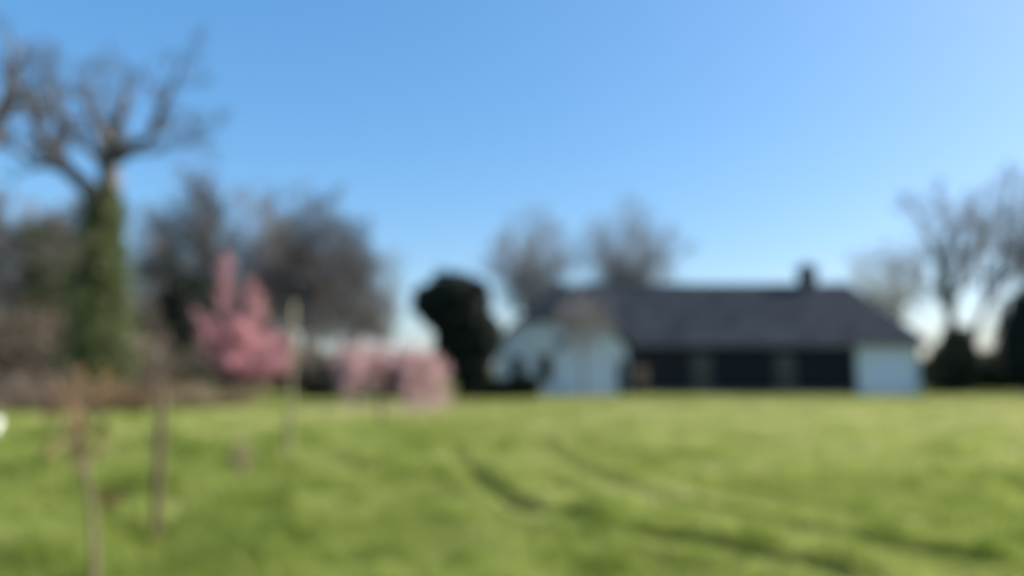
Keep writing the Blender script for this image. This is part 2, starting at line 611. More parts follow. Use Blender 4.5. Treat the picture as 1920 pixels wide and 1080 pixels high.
# ---- the large ivy-clad tree on the left, limb by limb
def limb_tree(name, loc, label, cat, trunk_pts, trunk_r, limbs, levels, seed, ivy=None, tmin=.014, tm='bark_dark', tw='twig', group=None):
    rg = np.random.default_rng(seed)
    root = empty(name, loc, label, cat, group)
    out = {'min': tmin}
    tp = resample([rel(root, *q) if len(q) == 3 else q for q in trunk_pts], 12)
    tr = np.interp(np.linspace(0, 1, 12), np.linspace(0, 1, len(trunk_r)), trunk_r)
    out[0] = [(tp, tr)]
    for pts, r0, r1 in limbs:
        lp = resample([rel(root, *q) for q in pts], 12)
        lp[1:] += rg.normal(0, .05, (11, 3))
        rr = np.linspace(r0, r1, 12)
        out.setdefault(1, []).append((lp, rr * 1.45))
        ds = list(np.gradient(lp, axis=0)); ds = [q / np.linalg.norm(q) for q in ds]
        L = np.linalg.norm(np.diff(lp, axis=0), axis=1).sum()
        spawn(rg, lp, ds, rr, min(L, 4.4), levels, out, 1, .22, .16)
    tree_meshes(out, root, trunk_mat=tm, twig_mat=tw)
    return root, tp, rg


LV_BIG = [(0, 0, 0, 0), (9, .42, 48, .2), (6, .5, 42, .2), (5, .5, 40, .2)]
big, tp, rg = limb_tree(
    'ivy_tree', gpos(185, 33), 'tall bare forked tree with thick ivy up its trunk, left of the wood', 'tree',
    [(185, 752, 33), (186, 650, 33), (192, 520, 33), (196, 430, 33), (193, 380, 33)], [.62, .5, .45, .42, .40],
    [([(195, 395, 33), (165, 350, 32.6), (120, 315, 32.2), (92, 285, 32), (78, 232, 31.8), (45, 190, 31.5), (15, 120, 31)], .30, .05),
     ([(198, 395, 33), (208, 340, 33.2), (214, 290, 33.3), (226, 230, 33.2), (234, 180, 33), (240, 138, 32.8)], .34, .06),
     ([(213, 300, 33.2), (196, 262, 33.8), (172, 215, 34), (158, 170, 34.2), (170, 125, 34.5)], .22, .04),
     ([(222, 300, 33.2), (255, 278, 33), (284, 245, 32.6), (304, 208, 32.2), (322, 168, 32), (343, 105, 31.6)], .20, .03),
     ([(100, 295, 32), (112, 240, 32.5), (108, 190, 33), (88, 150, 33.2), (70, 100, 33.5)], .16, .03),
     ([(240, 292, 33), (290, 282, 32.4), (340, 268, 32), (398, 254, 31.6)], .07, .02),
     ([(120, 315, 32.2), (70, 312, 31.8), (30, 285, 31.4), (-20, 240, 31)], .14, .03),
     ([(195, 350, 33), (190, 300, 34), (140, 260, 35), (60, 160, 36)], .16, .03)],
    LV_BIG, 5)
ivy_on(rg, np.array([tp[0], tp[3], tp[6], tp[9], tp[11], tp[11] + np.array([.1, .05, .5])]), [1.6, 1.38, 1.02, .82, .66, .45], 56000, .10, big, puff=.3)

lefty, tp2, rg = limb_tree(
    'bare_tree', gpos(-95, 30), 'bare tree at the very left edge, its brown limbs reaching in from outside', 'tree',
    [(-95, 770, 30), (-90, 600, 30), (-80, 420, 30)], [.42, .36, .30],
    [([(-80, 430, 30), (-60, 330, 30), (-25, 260, 30), (5, 210, 30), (28, 130, 30), (20, 60, 30)], .30, .04),
     ([(-30, 265, 30), (-10, 225, 29.6), (35, 190, 29.2), (75, 140, 29)], .14, .03),
     ([(-85, 480, 30), (-30, 420, 30), (40, 440, 30), (110, 470, 30)], .12, .03),
     ([(-80, 430, 30), (-100, 300, 30), (-110, 150, 30)], .26, .04)],
    LV_BIG, 8)

# ---- ivy-smothered tree between the two
LV_WOOD = [(12, .66, 36, .22), (8, .50, 38, .2), (7, .5, 40, .15), (6, .55, 42, .1)]
t3 = bare_tree('ivy_tree', 31, 13, .28, LV_WOOD, 'shorter leaning tree smothered in dull green ivy beside the forked tree', 'tree', gpos(95, 38), tm='bark_dark')
rg = np.random.default_rng(77)
ivy_on(rg, [(-1.5, 0, .5), (-.6, 0, 3.2), (.2, 0, 5.2), (.0, 0, 7.4), (-1.6, .3, 8.6)], [1.1, 1.7, 2.0, 1.5, .5], 17000, .13, t3, puff=.3)

# ---- round crowned bare trees: limbs fan out to an egg shaped crown
def dome_tree(name, seed, px, top, wpx, Y, label, group, fork=.3, nl=15, r=.32, levels=None, tmin=.017, tm='bark', tw='twig', flat=.55):
    rg = np.random.default_rng(seed)
    root = empty(name, gpos(px, Y), label, 'tree', group)
    H = P(px, top, Y).z; W = wpx * Y / F_PX
    out = {'min': tmin}
    lean = rg.normal(0, .02 * H, 2)
    fz = H * fork
    tp = resample([(0, 0, -.1), (lean[0] * .3, lean[1] * .3, fz * .5), (lean[0], lean[1], fz), (lean[0] * 1.1, lean[1] * 1.4, fz + .28 * (H - fz))], 9)
    tr = np.linspace(r, r * .5, 9); tr[0] *= 1.25
    out[0] = [(tp, tr)]
    levels = levels or [(0, 0, 0, 0), (10, .34, 38, .22), (7, .50, 40, .18), (5, .52, 42, .15)]
    for k in range(nl):
        az = k * 2.399 + rg.normal(0, .25)
        pol = math.acos(1 - (k + .5) / nl * (1 - math.cos(R(98))))
        ext = rg.uniform(.74, .90)
        tgt = np.array([math.cos(az) * math.sin(pol) * W / 2 * ext, math.sin(az) * math.sin(pol) * W / 2 * ext,
                        fz + (H - fz) * (flat * .75 + (1 - flat * .75) * math.cos(pol)) * (.93 if ext > .8 else .86)])
        i = rg.integers(4, 9)
        st = tp[i]
        mid = st * .5 + tgt * .5 + np.array([tgt[0] * -.10, tgt[1] * -.10, .06 * H]) + rg.normal(0, .025 * H, 3)
        t = np.linspace(0, 1, 9)[:, None]
        lp = st * (1 - t) ** 2 + 2 * mid * t * (1 - t) + tgt * t ** 2
        lp[1:-1] += rg.normal(0, .012 * H, (7, 3))
        rr = np.maximum(tr[i] * .62 * (1 - .85 * t[:, 0]), tmin)
        out.setdefault(1, []).append((lp, rr))
        ds = list(np.gradient(lp, axis=0)); ds = [q / np.linalg.norm(q) for q in ds]
        L = np.linalg.norm(np.diff(lp, axis=0), axis=1).sum()
        spawn(rg, lp, ds, rr, L, levels, out, 1, .18, .13)
    tree_meshes(out, root, trunk_mat=tm, twig_mat=tw)
    root['_H'], root['_W'] = H, W
    return root


def dome_copy(src, px, top, wpx, Y, rz, label, group=None):
    r = src.copy(); COL.objects.link(r)
    sz, sx = P(px, top, Y).z / src['_H'], wpx * Y / F_PX / src['_W']
    r.location, r.rotation_euler, r.scale = gpos(px, Y), (0, 0, rz), (sx, sx, sz)
    r['label'] = label
    if group: r['group'] = group
    for ch in list(src.children):
        c = ch.copy(); COL.objects.link(c); c.parent = r
    return r


wood_group = 'bare trees of the wood behind the blossom'
wa = dome_tree('bare_tree', 201, 365, 325, 200, 54, 'dense bare tree of the wood rising above the pink tree, with a dark trunk', wood_group, .17, 20, .36, tm='bark_dark', tw='twig', flat=.25, tmin=.021)
wb = dome_tree('bare_tree', 202, 480, 352, 165, 59, 'bare tree of the wood in the dip between two taller crowns', wood_group, .2, 15, .30, tw='twig_pale', flat=.3)
wc = dome_tree('bare_tree', 203, 576, 345, 185, 56, 'broad bare tree of the wood above the tall stake', wood_group, .18, 17, .34, flat=.28)
dome_copy(wa, 645, 408, 150, 62, 2.2, 'lower bare tree sloping down at the right side of the wood', wood_group)
dome_copy(wb, 702, 468, 105, 74, 1.0, 'last pale bare tree at the right end of the wood, over the pale blossom', wood_group)
dome_copy(wc, 288, 378, 150, 68, 2.6, 'bare tree seen in the gap right of the ivy trunk', wood_group)
dome_copy(wb, 55, 372, 170, 66, .7, 'bare tree far behind the ivy smothered tree', wood_group)
dome_copy(wa, 525, 400, 180, 76, 3.6, 'bare tree deep in the wood behind the tall stake, between other crowns', wood_group)
dome_copy(wc, -60, 340, 170, 52, 5.0, 'bare tree cut by the left edge of the view, behind the brown bushes', wood_group)

# ---- two round trees behind the farmhouse
LV_FINE = [(0, 0, 0, 0), (10, .32, 34, .15), (6, .50, 36, .15), (5, .52, 40, .1)]
va = dome_tree('bare_tree', 211, 1003, 408, 216, 86, 'left of two round bare trees behind the farmhouse, beside the dark evergreen',
               'round bare trees behind the farmhouse', .26, 22, .34, LV_FINE, .0135, 'bark', 'twig_pale', .80)
dome_copy(va, 1182, 394, 222, 84, 2.0, 'right of two round bare trees behind the farmhouse, above the long roof')

# ---- trees on the right
LV_OPEN = [(0, 0, 0, 0), (11, .48, 45, .12), (7, .5, 42, .2), (5, .5, 42, .15)]
rt, tp4, rg = limb_tree(
    'bare_tree', gpos(1790, 58), 'large spreading bare tree right of the farmhouse with ivy clumps on its limbs', 'tree',
    [(1792, 735, 58), (1790, 660, 58), (1782, 600, 58), (1772, 545, 58)], [.42, .36, .32, .28],
    [([(1773, 550, 58), (1755, 480, 57.5), (1735, 420, 57), (1705, 370, 56.5)], .20, .04),
     ([(1774, 560, 58), (1778, 500, 58), (1775, 440, 58.5), (1765, 370, 59)], .18, .04),
     ([(1780, 590, 58), (1808, 510, 58), (1830, 465, 58), (1852, 420, 58), (1872, 350, 58)], .22, .04),
     ([(1775, 570, 58), (1740, 530, 59), (1700, 500, 60), (1660, 480, 61)], .12, .03),
     ([(1810, 505, 58), (1800, 450, 57), (1810, 390, 56)], .14, .03)],
    LV_OPEN, 61, tmin=.019, tw='twig_pale', tm='bark')
ivy_on(rg, [rel(rt, 1782, 590, 58), rel(rt, 1772, 550, 58), rel(rt, 1764, 515, 57.7)], [.35, .62, .4], 1500, .13, rt)
ivy_on(rg, [rel(rt, 1812, 500, 58), rel(rt, 1830, 465, 58), rel(rt, 1854, 415, 58)], [.3, .45, .4], 650, .13, rt)
rt2, _, rg = limb_tree(
    'bare_tree', gpos(1858, 60), 'bare tree with leaning trunk near the right edge of the view', 'tree',
    [(1810, 735, 60), (1820, 660, 60), (1836, 600, 60), (1862, 545, 60)], [.32, .27, .24, .20],
    [([(1862, 548, 60), (1885, 470, 60), (1885, 400, 60), (1895, 330, 60)], .20, .04),
     ([(1855, 565, 60), (1900, 500, 60), (1935, 430, 60), (1950, 340, 60)], .20, .04),
     ([(1848, 580, 60), (1848, 520, 61), (1840, 450, 62), (1820, 370, 62)], .16, .04),
     ([(1868, 535, 60), (1930, 480, 59), (1975, 440, 58)], .12, .03)],
    LV_OPEN, 64, tmin=.019, tw='twig_pale', tm='bark')
gr = 'bare trees on the right'
dome_tree('willow', 221, 1668, 462, 200, 92, 'pale bare willow with arching twigs behind the right end of the roof', None, .2, 15, .26, LV_FINE, .013, 'bark', 'willow', .8)
dome_copy(va, 1985, 340, 190, 75, 5.2, 'bare tree cut by the right edge of the view, behind the dark conifer', gr)
rt['group'] = rt2['group'] = gr

# ------------------------------------------------------------------ lobed evergreens and shrubs
def lobed(name, loc, label, cat, lobes, n, size, leaf, stem=None, group=None, seed=1, part='crown', shell=.35):
    """lobes: (centre, radii) in local metres; leaves crowd the outer shell of each lobe over an inner hull added to block light."""
    rg = np.random.default_rng(seed)
    root = empty(name, loc, label, cat, group)
    vol = np.array([r[0] * r[1] + r[1] * r[2] + r[0] * r[2] for _, r in lobes]); vol = vol / vol.sum()
    vs, fs, cs, ts = [], [], [], []; base = 0
    for (c, r), q in zip(lobes, vol):
        k = int(n * q)
        d = rg.normal(size=(k, 3)); d /= np.linalg.norm(d, axis=1, keepdims=True)
        bump = 1 + .10 * np.sin(5 * d[:, 0] + c[0] * 7) * np.sin(6 * d[:, 2] + c[2] * 5) + .07 * np.sin(11 * d[:, 1] + 9 * d[:, 2])
        pts = np.array(c) + d * np.array(r) * (bump * (1 - shell * rg.uniform(0, 1, k) ** 1.6 + .10 * rg.normal(size=k) * (rg.uniform(size=k) < .3)))[:, None]
        v, f, cc, t = leaf_cards(rg, pts, size, 1.7)
        vs.append(v); fs.append(f + base); cs.append(cc); ts.append(t); base += len(v)
        bm = bmesh.new()                                       # rough dark hull added inside the leaves to stop light passing through
        bmesh.ops.create_icosphere(bm, subdivisions=3, radius=1)
        iv = np.array([w_.co[:] for w_ in bm.verts]); ff = np.array([[w_.index for w_ in fc.verts] for fc in bm.faces]); bm.free()
        iv = np.array(c) + iv * np.array(r) * (.74 + .07 * np.sin(9 * iv[:, :1] + 7 * iv[:, 2:3]))
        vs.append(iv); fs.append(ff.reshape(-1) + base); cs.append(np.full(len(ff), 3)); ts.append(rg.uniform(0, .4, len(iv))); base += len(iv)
    mesh_obj(part, np.concatenate(vs), np.concatenate(fs), np.concatenate(cs), M[leaf], root, tint=np.concatenate(ts))
    if stem:
        tube_obj('trunk', [(resample(stem[0], 6), np.linspace(stem[1], stem[2], 6))], 8, M['bark_dark'], root)
    return root


def lobe_px(root_px, Y, items):
    bx = P(root_px, 700, Y).x
    out = []
    for px, py, rx, rz, dy in items:
        q = P(px, py, Y + dy)
        s = Y / F_PX
        out.append(((q.x - bx, dy, q.z), (rx * s, max(rx, rz) * s * .9, rz * s)))
    return out


lobed('evergreen_tree', gpos(890, 40), 'dark almost black evergreen tree with its top bulging left, beside the white gable', 'tree',
      lobe_px(890, 40, [(848, 556, 50, 48, 0), (808, 568, 36, 34, .2), (826, 592, 32, 30, -.2), (872, 594, 50, 50, 0), (900, 630, 42, 50, .1), (870, 640, 40, 46, 0), (884, 684, 36, 32, 0), (842, 650, 28, 44, .2), (884, 560, 36, 40, .1)]),
      30000, .13, 'yew', ([(0, 0, -.1), (-.1, 0, 1.2), (-.3, 0, 3)], .2, .12), seed=91)
lobed('holly', gpos(350, 46), 'dark evergreen holly standing in the wood behind the pink tree', 'tree',
      lobe_px(350, 46, [(352, 590, 40, 66, 0), (378, 560, 24, 50, .4), (345, 660, 46, 60, .2), (338, 530, 18, 30, 0)]), 17000, .15, 'yew', ([(0, 0, -.1), (0, 0, 1), (0, 0, 2.5)], .2, .12), seed=92)
lobed('conifer', gpos(1928, 47), 'dark conifer cut by the right edge of the view', 'tree',
      lobe_px(1928, 47, [(1928, 640, 30, 95, 0), (1926, 580, 20, 40, 0), (1930, 690, 34, 50, 0)]), 9000, .14, 'yew', ([(0, 0, -.1), (0, 0, 1), (0, 0, 2)], .15, .1), seed=93)
lobed('shrub', gpos(1785, 50), 'dark rounded shrub at the right hand corner of the farmhouse', 'shrub',
      lobe_px(1785, 50, [(1785, 690, 42, 52, 0), (1795, 645, 28, 36, .3), (1762, 705, 28, 36, -.2)]), 11000, .12, 'shrub', ([(0, 0, -.1), (0, 0, .6), (0, 0, 1.2)], .08, .05), seed=94)
lobed('shrub', gpos(1862, 52), 'low grey green shrub under the leaning bare tree at right', 'shrub',
      lobe_px(1862, 52, [(1850, 705, 34, 36, 0), (1885, 700, 34, 40, .2)]), 8000, .12, 'shrub', ([(0, 0, -.1), (0, 0, .5), (0, 0, 1)], .08, .05), seed=95)


def hedge(name, x0, x1, Y, depth, hgt, n, size, leaf, label, seed, rough=.12):
    rg = np.random.default_rng(seed)
    root = empty(name, ((x0 + x1) / 2, Y, 0), label, 'hedge')
    hx = (x1 - x0) / 2
    u = rg.uniform(-1, 1, n); a = rg.uniform(0, math.pi, n)
    hh = hgt * (1 + rough * (vnoise(u * hx, u * 0, seed, 1.6) + .6 * vnoise(u * hx, u * 0 + 7, seed, .6)))
    sgn = lambda q, e: np.sign(q) * np.abs(q) ** e
    k = rg.uniform(.72, 1.03, n)
    pts = np.stack([u * hx, sgn(np.cos(a), .5) * depth / 2 * k, np.abs(sgn(np.sin(a), .45)) * hh * k], 1)
    e = rg.uniform(size=n) < .06
    pts[e, 0] = np.sign(u[e]) * hx * rg.uniform(.95, 1.02, e.sum()); pts[e, 1] *= rg.uniform(0, 1, e.sum()); pts[e, 2] *= rg.uniform(0, 1, e.sum())
    v, f, c, t = leaf_cards(rg, pts, size, 1.6)
    s = max(4, int(hx * 2)); xs = np.linspace(-hx * .98, hx * .98, s)
    hs = hgt * (1 + rough * vnoise(xs, xs * 0, seed, 1.6)) * .78
    iv, fi = [], []
    for i, (xx, h_) in enumerate(zip(xs, hs)):
        iv += [(xx, -depth * .36, 0), (xx, -depth * .30, h_), (xx, depth * .30, h_), (xx, depth * .36, 0)]
        if i:
            b = i * 4
            for k_ in range(3): fi += [b - 4 + k_, b + k_, b + k_ + 1, b - 3 + k_]
    fi += [0, 1, 2, 3] + [4 * s - 1, 4 * s - 2, 4 * s - 3, 4 * s - 4]
    iv = np.array(iv)
    vv = np.concatenate([v, iv]); ff = np.concatenate([f, np.array(fi) + len(v)]); cc = np.concatenate([c, np.full(len(fi) // 4, 4)])
    mesh_obj('foliage', vv, ff, cc, M[leaf], root, tint=np.concatenate([t, np.full(len(iv), .2)]))
    stems = []
    for xx in np.linspace(-hx * .9, hx * .9, max(4, int(hx * 3))):
        stems.append((np.array([(xx, 0, -.1), (xx + .05, .03, hgt * .4), (xx - .04, -.03, hgt * .7)]), np.array([.03, .025, .01])))
    tube_obj('stem', stems, 5, M['bark_dark'], root)['kind'] = 'stuff'
    return root


hedge('hedge', P(858, 720, 41).x, P(1012, 720, 41).x, 41.5, 1.0, 1.05, 9000, .085, 'shrub', 'low dark clipped hedge in front of the white gable, left of the garage door', 101)
hedge('hedge', -95, -3, 82, 3, 2.6, 16000, .26, 'dry', 'brown field hedge far behind the wood and blossom', 102, .3)
hedge('hedge', 27, 95, 78, 3, 2.8, 12000, .26, 'shrub', 'dark field hedge beyond the bare trees right of the farmhouse', 103, .3)

# ------------------------------------------------------------------ brown scrub on the left
def bush(name, loc, label, cat, hgt, wid, nst, nleaf, leaf, stem_mat, seed, group=None, lsize=.07, spread=.55):
    rg = np.random.default_rng(seed)
    root = empty(name, loc, label, cat, group)
    paths, tips = [], []
    for k in range(nst):
        a = rg.uniform(0, 6.283); s = wid * .5 * math.sqrt(rg.uniform(0, 1))
        b = np.array([math.cos(a) * s * .45, math.sin(a) * s * .45, -.05])
        hh = hgt * rg.uniform(.55, 1.05) * (1 - .35 * (2 * s / wid) ** 2)
        tpnt = np.array([math.cos(a) * s * (1 + spread * rg.uniform(0, .6)), math.sin(a) * s * (1 + spread * rg.uniform(0, .6)), hh])
        mid = b * .55 + tpnt * .45 + rg.normal(0, .06 * wid, 3) * np.array([1, 1, .4]) + np.array([0, 0, .12 * hgt])
        pth = resample([b, mid, tpnt], 6)
        paths.append((pth, np.linspace(.018, .006, 6)))
        tips.append(pth[2:])
        for q in range(3):
            i = rg.integers(1, 5)
            d = rg.normal(0, .5, 3); d[2] = abs(d[2]) + .2
            e = pth[i] + d * hgt * .22
            sp2 = resample([pth[i], (pth[i] + e) / 2 + rg.normal(0, .04, 3), e], 4)
            paths.append((sp2, np.linspace(.010, .005, 4))); tips.append(sp2[1:])
    tube_obj('stem', paths, 3, M[stem_mat], root)['kind'] = 'stuff'
    tips = np.concatenate(tips)
    if nleaf:
        pts = tips[rg.integers(0, len(tips), nleaf)] + rg.normal(0, .10 * max(.5, hgt * .5), (nleaf, 3))
        pts[:, 2] = np.abs(pts[:, 2])
        v, f, c, t = leaf_cards(rg, pts, lsize, 1.6)
        mesh_obj('leaves', v, f, c, M[leaf], root, tint=t)
    return root


gs = 'brown bushes along the left field edge'
bush('bush', gpos(20, 36), 'dry brown bush at the left edge below the ivy smothered tree', 'bush', 5.8, 4.8, 250, 7200, 'dry', 'bramble', 111, gs, .11)
bush('bush', gpos(105, 37), 'tall dry brown bush immediately left of the ivy trunk', 'bush', 4.0, 3.6, 170, 4600, 'dry', 'bramble', 112, gs, .11)
bush('bush', gpos(275, 36), 'reddish brown twiggy bush between the ivy trunk and the pink tree', 'bush', 3.4, 3.4, 190, 3000, 'dry', 'bramble', 113, gs, .10)
bush('bush', gpos(345, 37), 'olive brown bush close behind the pink tree', 'bush', 2.8, 3.0, 150, 3000, 'shrub', 'bramble', 114, gs, .10)
bush('bush', gpos(600, 39), 'dark brown bush between the pink tree and the pale pink shrubs', 'bush', 2.9, 3.6, 200, 3000, 'dry', 'bark_dark', 115, gs, .10)
bush('bush', gpos(745, 40), 'dark bush showing through the gap among the pale pink shrubs', 'bush', 2.2, 3.4, 180, 2600, 'shrub', 'bark_dark', 116, gs, .10)
bush('bush', gpos(266, 49), 'tall grey brown thicket bush in the gap right of the ivy trunk', 'bush', 7.0, 4.6, 330, 6200, 'dry', 'bark', 221, gs, .13)
bush('bush', gpos(440, 50), 'dark thicket bush directly behind the pink tree', 'bush', 7.6, 5.0, 340, 9000, 'shrub', 'bark_dark', 222, gs, .13)
bush('bush', gpos(545, 51), 'grey brown thicket bush behind the tall stake', 'bush', 3.8, 4.6, 240, 3600, 'dry', 'bark', 223, gs, .13)
bush('bush', gpos(650, 52), 'low grey thicket bush under the right end of the wood', 'bush', 3.0, 4.6, 200, 2600, 'dry', 'bark', 224, gs, .13)
bush('bramble', gpos(60, 27), 'low tangle of reddish brambles at the left edge of the meadow', 'bramble', 1.7, 4.4, 150, 1100, 'dry', 'bramble', 117, None, .07, .8)
bush('bramble', gpos(215, 26), 'rust coloured brambles spreading at the foot of the ivy trunk', 'bramble', 1.35, 3.6, 130, 1100, 'rust', 'bramble', 118, None, .07, .8)
bush('bramble', gpos(400, 30), 'straw brown brambles under the pink tree', 'bramble', 1.2, 4.2, 140, 1300, 'straw', 'bramble', 119, None, .07, .8)

# ------------------------------------------------------------------ pink blossom
def blossom_tree(name, px, Y, label, limbs, levels, seed, leaf, n_per, psize, cluster, group=None):
    rg = np.random.default_rng(seed)
    root = empty(name, gpos(px, Y), label, 'blossom tree', group)
    out = {'min': .008}
    for k, (pts, r0, r1) in enumerate(limbs):
        lp = resample([rel(root, *q) for q in pts], 9)
        rr = np.linspace(r0, r1, 9)
        out.setdefault(0 if k == 0 else 1, []).append((lp, rr))
        ds = list(np.gradient(lp, axis=0)); ds = [q / np.linalg.norm(q) for q in ds]
        L = np.linalg.norm(np.diff(lp, axis=0), axis=1).sum()
        spawn(rg, lp, ds, rr, min(L, 2.6), levels, out, 1, .35, .12, tmin=.25 if k else .6)
    tube_obj('trunk', out[0], 8, M['bark_dark'], root)
    v, f, c = merge(*[tubes(out[k], 4) for k in out if isinstance(k, int) and k > 0])
    mesh_obj('crown', v, f, c, M['bark_dark'], root, smooth=True)
    pts = np.concatenate([q[0][1:] for k in out if isinstance(k, int) and k > 1 for q in out[k]] + [q[0][4:] for q in out[1]])
    pts = np.repeat(pts, n_per, axis=0)
    pts = pts + rg.normal(0, cluster, pts.shape)
    v, f, c, t = leaf_cards(rg, pts, psize, 1.1)
    mesh_obj('blossom', v, f, c, M[leaf], root, tint=t)
    return root


LV_BL = [(0, 0, 0, 0), (11, .38, 40, .2), (6, .5, 40, .15)]
blossom_tree('blossom_tree', 462, 32, 'upright deep pink blossom tree with two tall spires, in front of the wood',
             [([(462, 760, 32), (462, 720, 32), (458, 690, 32)], .10, .08),
              ([(458, 705, 32), (440, 650, 32), (430, 590, 32), (424, 540, 32), (422, 495, 32)], .07, .015),
              ([(462, 700, 32), (468, 650, 32.2), (476, 600, 32.2), (480, 552, 32.2)], .06, .015),
              ([(458, 700, 32), (425, 660, 31.7), (402, 640, 31.6), (388, 612, 31.5)], .05, .015),
              ([(464, 705, 32), (490, 685, 31.6), (515, 665, 31.4), (532, 645, 31.3)], .05, .015),
              ([(464, 710, 32), (500, 700, 31.2), (528, 690, 31)], .04, .012),
              ([(460, 705, 32), (430, 690, 32.6), (400, 672, 33)], .04, .012),
              ([(462, 700, 32), (455, 650, 31.2), (450, 615, 31)], .05, .015),
              ([(462, 705, 32), (440, 675, 31.4), (425, 640, 31.2)], .045, .015),
              ([(462, 700, 32), (475, 660, 32.6), (500, 640, 32.8)], .045, .015),
              ([(460, 712, 32), (452, 690, 31), (442, 680, 30.6)], .04, .012),
              ([(462, 700, 32), (462, 660, 32.8), (464, 625, 33)], .045, .015)],
             LV_BL, 121, 'pink', 4, .07, .09)
gb = 'pale pink blossom shrubs in a row before the evergreen'
for k, (px, Y, hpx, lab) in enumerate((
        (664, 31, 660, 'pale pink blossom shrub at the left end of its row, beside the dark brown bush'),
        (708, 32, 664, 'pale pink blossom shrub second in the row from the left, over the dark gap'),
        (762, 31, 664, 'pale pink blossom shrub beside the last one of the row, with a thick pale stem'),
        (797, 31.5, 676, 'pale pink blossom shrub at the right end of the row, against the dark evergreen'))):
    lim = [([(px, 762, Y), (px, 735, Y), (px, 715, Y)], .07, .055)]
    for dx, dy, dz in ((-34, 0, 26), (-14, .5, 2), (10, -.4, 0), (34, .2, 20), (0, -.7, 34), (-28, -.5, 62), (30, .6, 58), (-8, -.9, 78), (22, -.6, 84)):
        if px == 708 and dz > 32 and dx > -20: continue
        if px == 762 and dx == -28: continue
        lim.append(([(px, 725, Y), (px + dx * .4, 700 - (20 - dz * .3), Y + dy * .5), (px + dx, hpx + dz, Y + dy)], .035, .010))
    blossom_tree('blossom_shrub', px, Y, lab, lim, LV_BL, 130 + k, 'palepink', 2, .065, .08, gb)
rg = np.random.default_rng(140)
pc = np.array([(P(q, 700, 29).x, 29.0) for q in (670, 760, 785, 812)])
pp = pc[rg.integers(0, 4, 900)] + rg.normal(0, 1, (900, 2)) * np.array([.75, 1.6])
v, f, c, t = leaf_cards(rg, np.stack([pp[:, 0], pp[:, 1], ground_h(pp[:, 0], pp[:, 1]) + rg.uniform(.05, .17, 900)], 1), .05, 1.1)
tag(mesh_obj('fallen_petals', v, f, c, M['palepink'], tint=t), 'pale pink petals fallen in the grass under the blossom shrubs', 'petals', kind='stuff')

# ------------------------------------------------------------------ small bare tree before the gable
dome_tree('small_tree', 151, 1096, 547, 138, 41, 'small bare round headed tree in front of the white garage door', None, .44, 15, .06,
          [(0, 0, 0, 0), (9, .34, 40, .2), (6, .5, 40, .15), (5, .5, 42, .1)], .007, 'bark', 'twig_pale', .55)

# dry ornamental grass clump by the dark wall
def clump(name, loc, label, cat, n, hgt, wid, leaf, seed):
    rg = np.random.default_rng(seed)
    a = rg.uniform(0, 6.283, n); s = wid * .25 * np.sqrt(rg.uniform(0, 1, n))
    h_ = hgt * rg.uniform(.6, 1.05, n)
    bx, by = np.cos(a) * s, np.sin(a) * s
    lx, ly = np.cos(a) * rg.uniform(.02, .32, n) * wid, np.sin(a) * rg.uniform(.02, .32, n) * wid
    wv = .012; ang = rg.uniform(0, 6.283, n); ox, oy = np.cos(ang) * wv, np.sin(ang) * wv
    v = np.empty((n, 5, 3))
    for k, (t, ww) in enumerate(((0, 1), (0, 1), (.6, .8), (.6, .8), (1, 0))):
        sg = (-1 if k % 2 == 0 else 1) * ww
        v[:, k] = np.stack([bx + lx * t * t + ox * sg, by + ly * t * t + oy * sg, h_ * t - .02], 1)
    base = (np.arange(n) * 5)[:, None]
    f = np.concatenate([base + np.array([0, 1, 3, 2]), base + np.array([2, 3, 4])], 1).reshape(-1)
    o = mesh_obj(name, v.reshape(-1, 3), f, np.tile([4, 3], n), M[leaf], tint=np.repeat(rg.uniform(0, 1, n), 5))
    o.location = loc
    return tag(o, label, cat)


clump('ornamental_grass', (P(1201, 700, 43).x, 43, 0), 'tan clump of dry ornamental grass at the inner corner of the farmhouse', 'plant', 1500, 1.7, .9, 'dry', 161)

# ------------------------------------------------------------------ farmhouse
H = empty('farmhouse', (0, 46, 0), 'long low farmhouse with dark tiled roof, white gable and black boarded middle', 'house')
YF, YB, YR = 0.0, 9.2, 4.6            # local depth: front wall, back wall, ridge (world 46 is local 0)
XL, XR = 5.4, 25.2
ZE, ZR = 3.3, 7.15
bm_obj('wall', boxes((XL, XR, YF, YB, -.1, ZE)), M['render'], H)['label'] = 'white rendered end wall right of the black boards'
bm_obj('wall', boxes((6.98, 21.2, YF - .05, YF - .003, .18, ZE - .1)), M['boards'], H)['label'] = 'black boarded middle wall'
bm_obj('plinth', boxes((6.98, 21.2, YF - .09, YF - .004, -.1, .175)), M['brick'], H)
GX0, GX1, GY = -.95, 6.8, -2.0
gc = (GX0 + GX1) / 2
hz = 4.4
rise = (6.8 - 2.75) / (gc - GX0 + .4)
xa = GX0 - .4 + (hz - 2.75) / rise
poly = [(GX0, -.1), (GX1, -.1), (GX1, 2.9), (2 * gc - xa - .12, hz + .0), (xa + .12, hz + .0), (GX0, 2.9)]
bm_obj('wall', prism_y(poly, GY, YB - .05), M['render'], H)['label'] = 'white gable wall at the left end'


def roof_part(verts, faces, name='roof'):
    bm = bmesh.new()
    vs = [bm.verts.new(q) for q in verts]
    for f_ in faces: bm.faces.new([vs[i] for i in f_])
    bmesh.ops.subdivide_edges(bm, edges=bm.edges[:], cuts=3, use_grid_fill=True)
    for v_ in bm.verts: v_.co.z += .025 * math.sin(v_.co.x * 1.3) * math.sin(v_.co.y * .9 + 1)
    o = bm_obj(name, bm, M['roof'], H)
    m = o.modifiers.new('thickness', 'SOLIDIFY'); m.thickness, m.offset = .22, 0
    return o


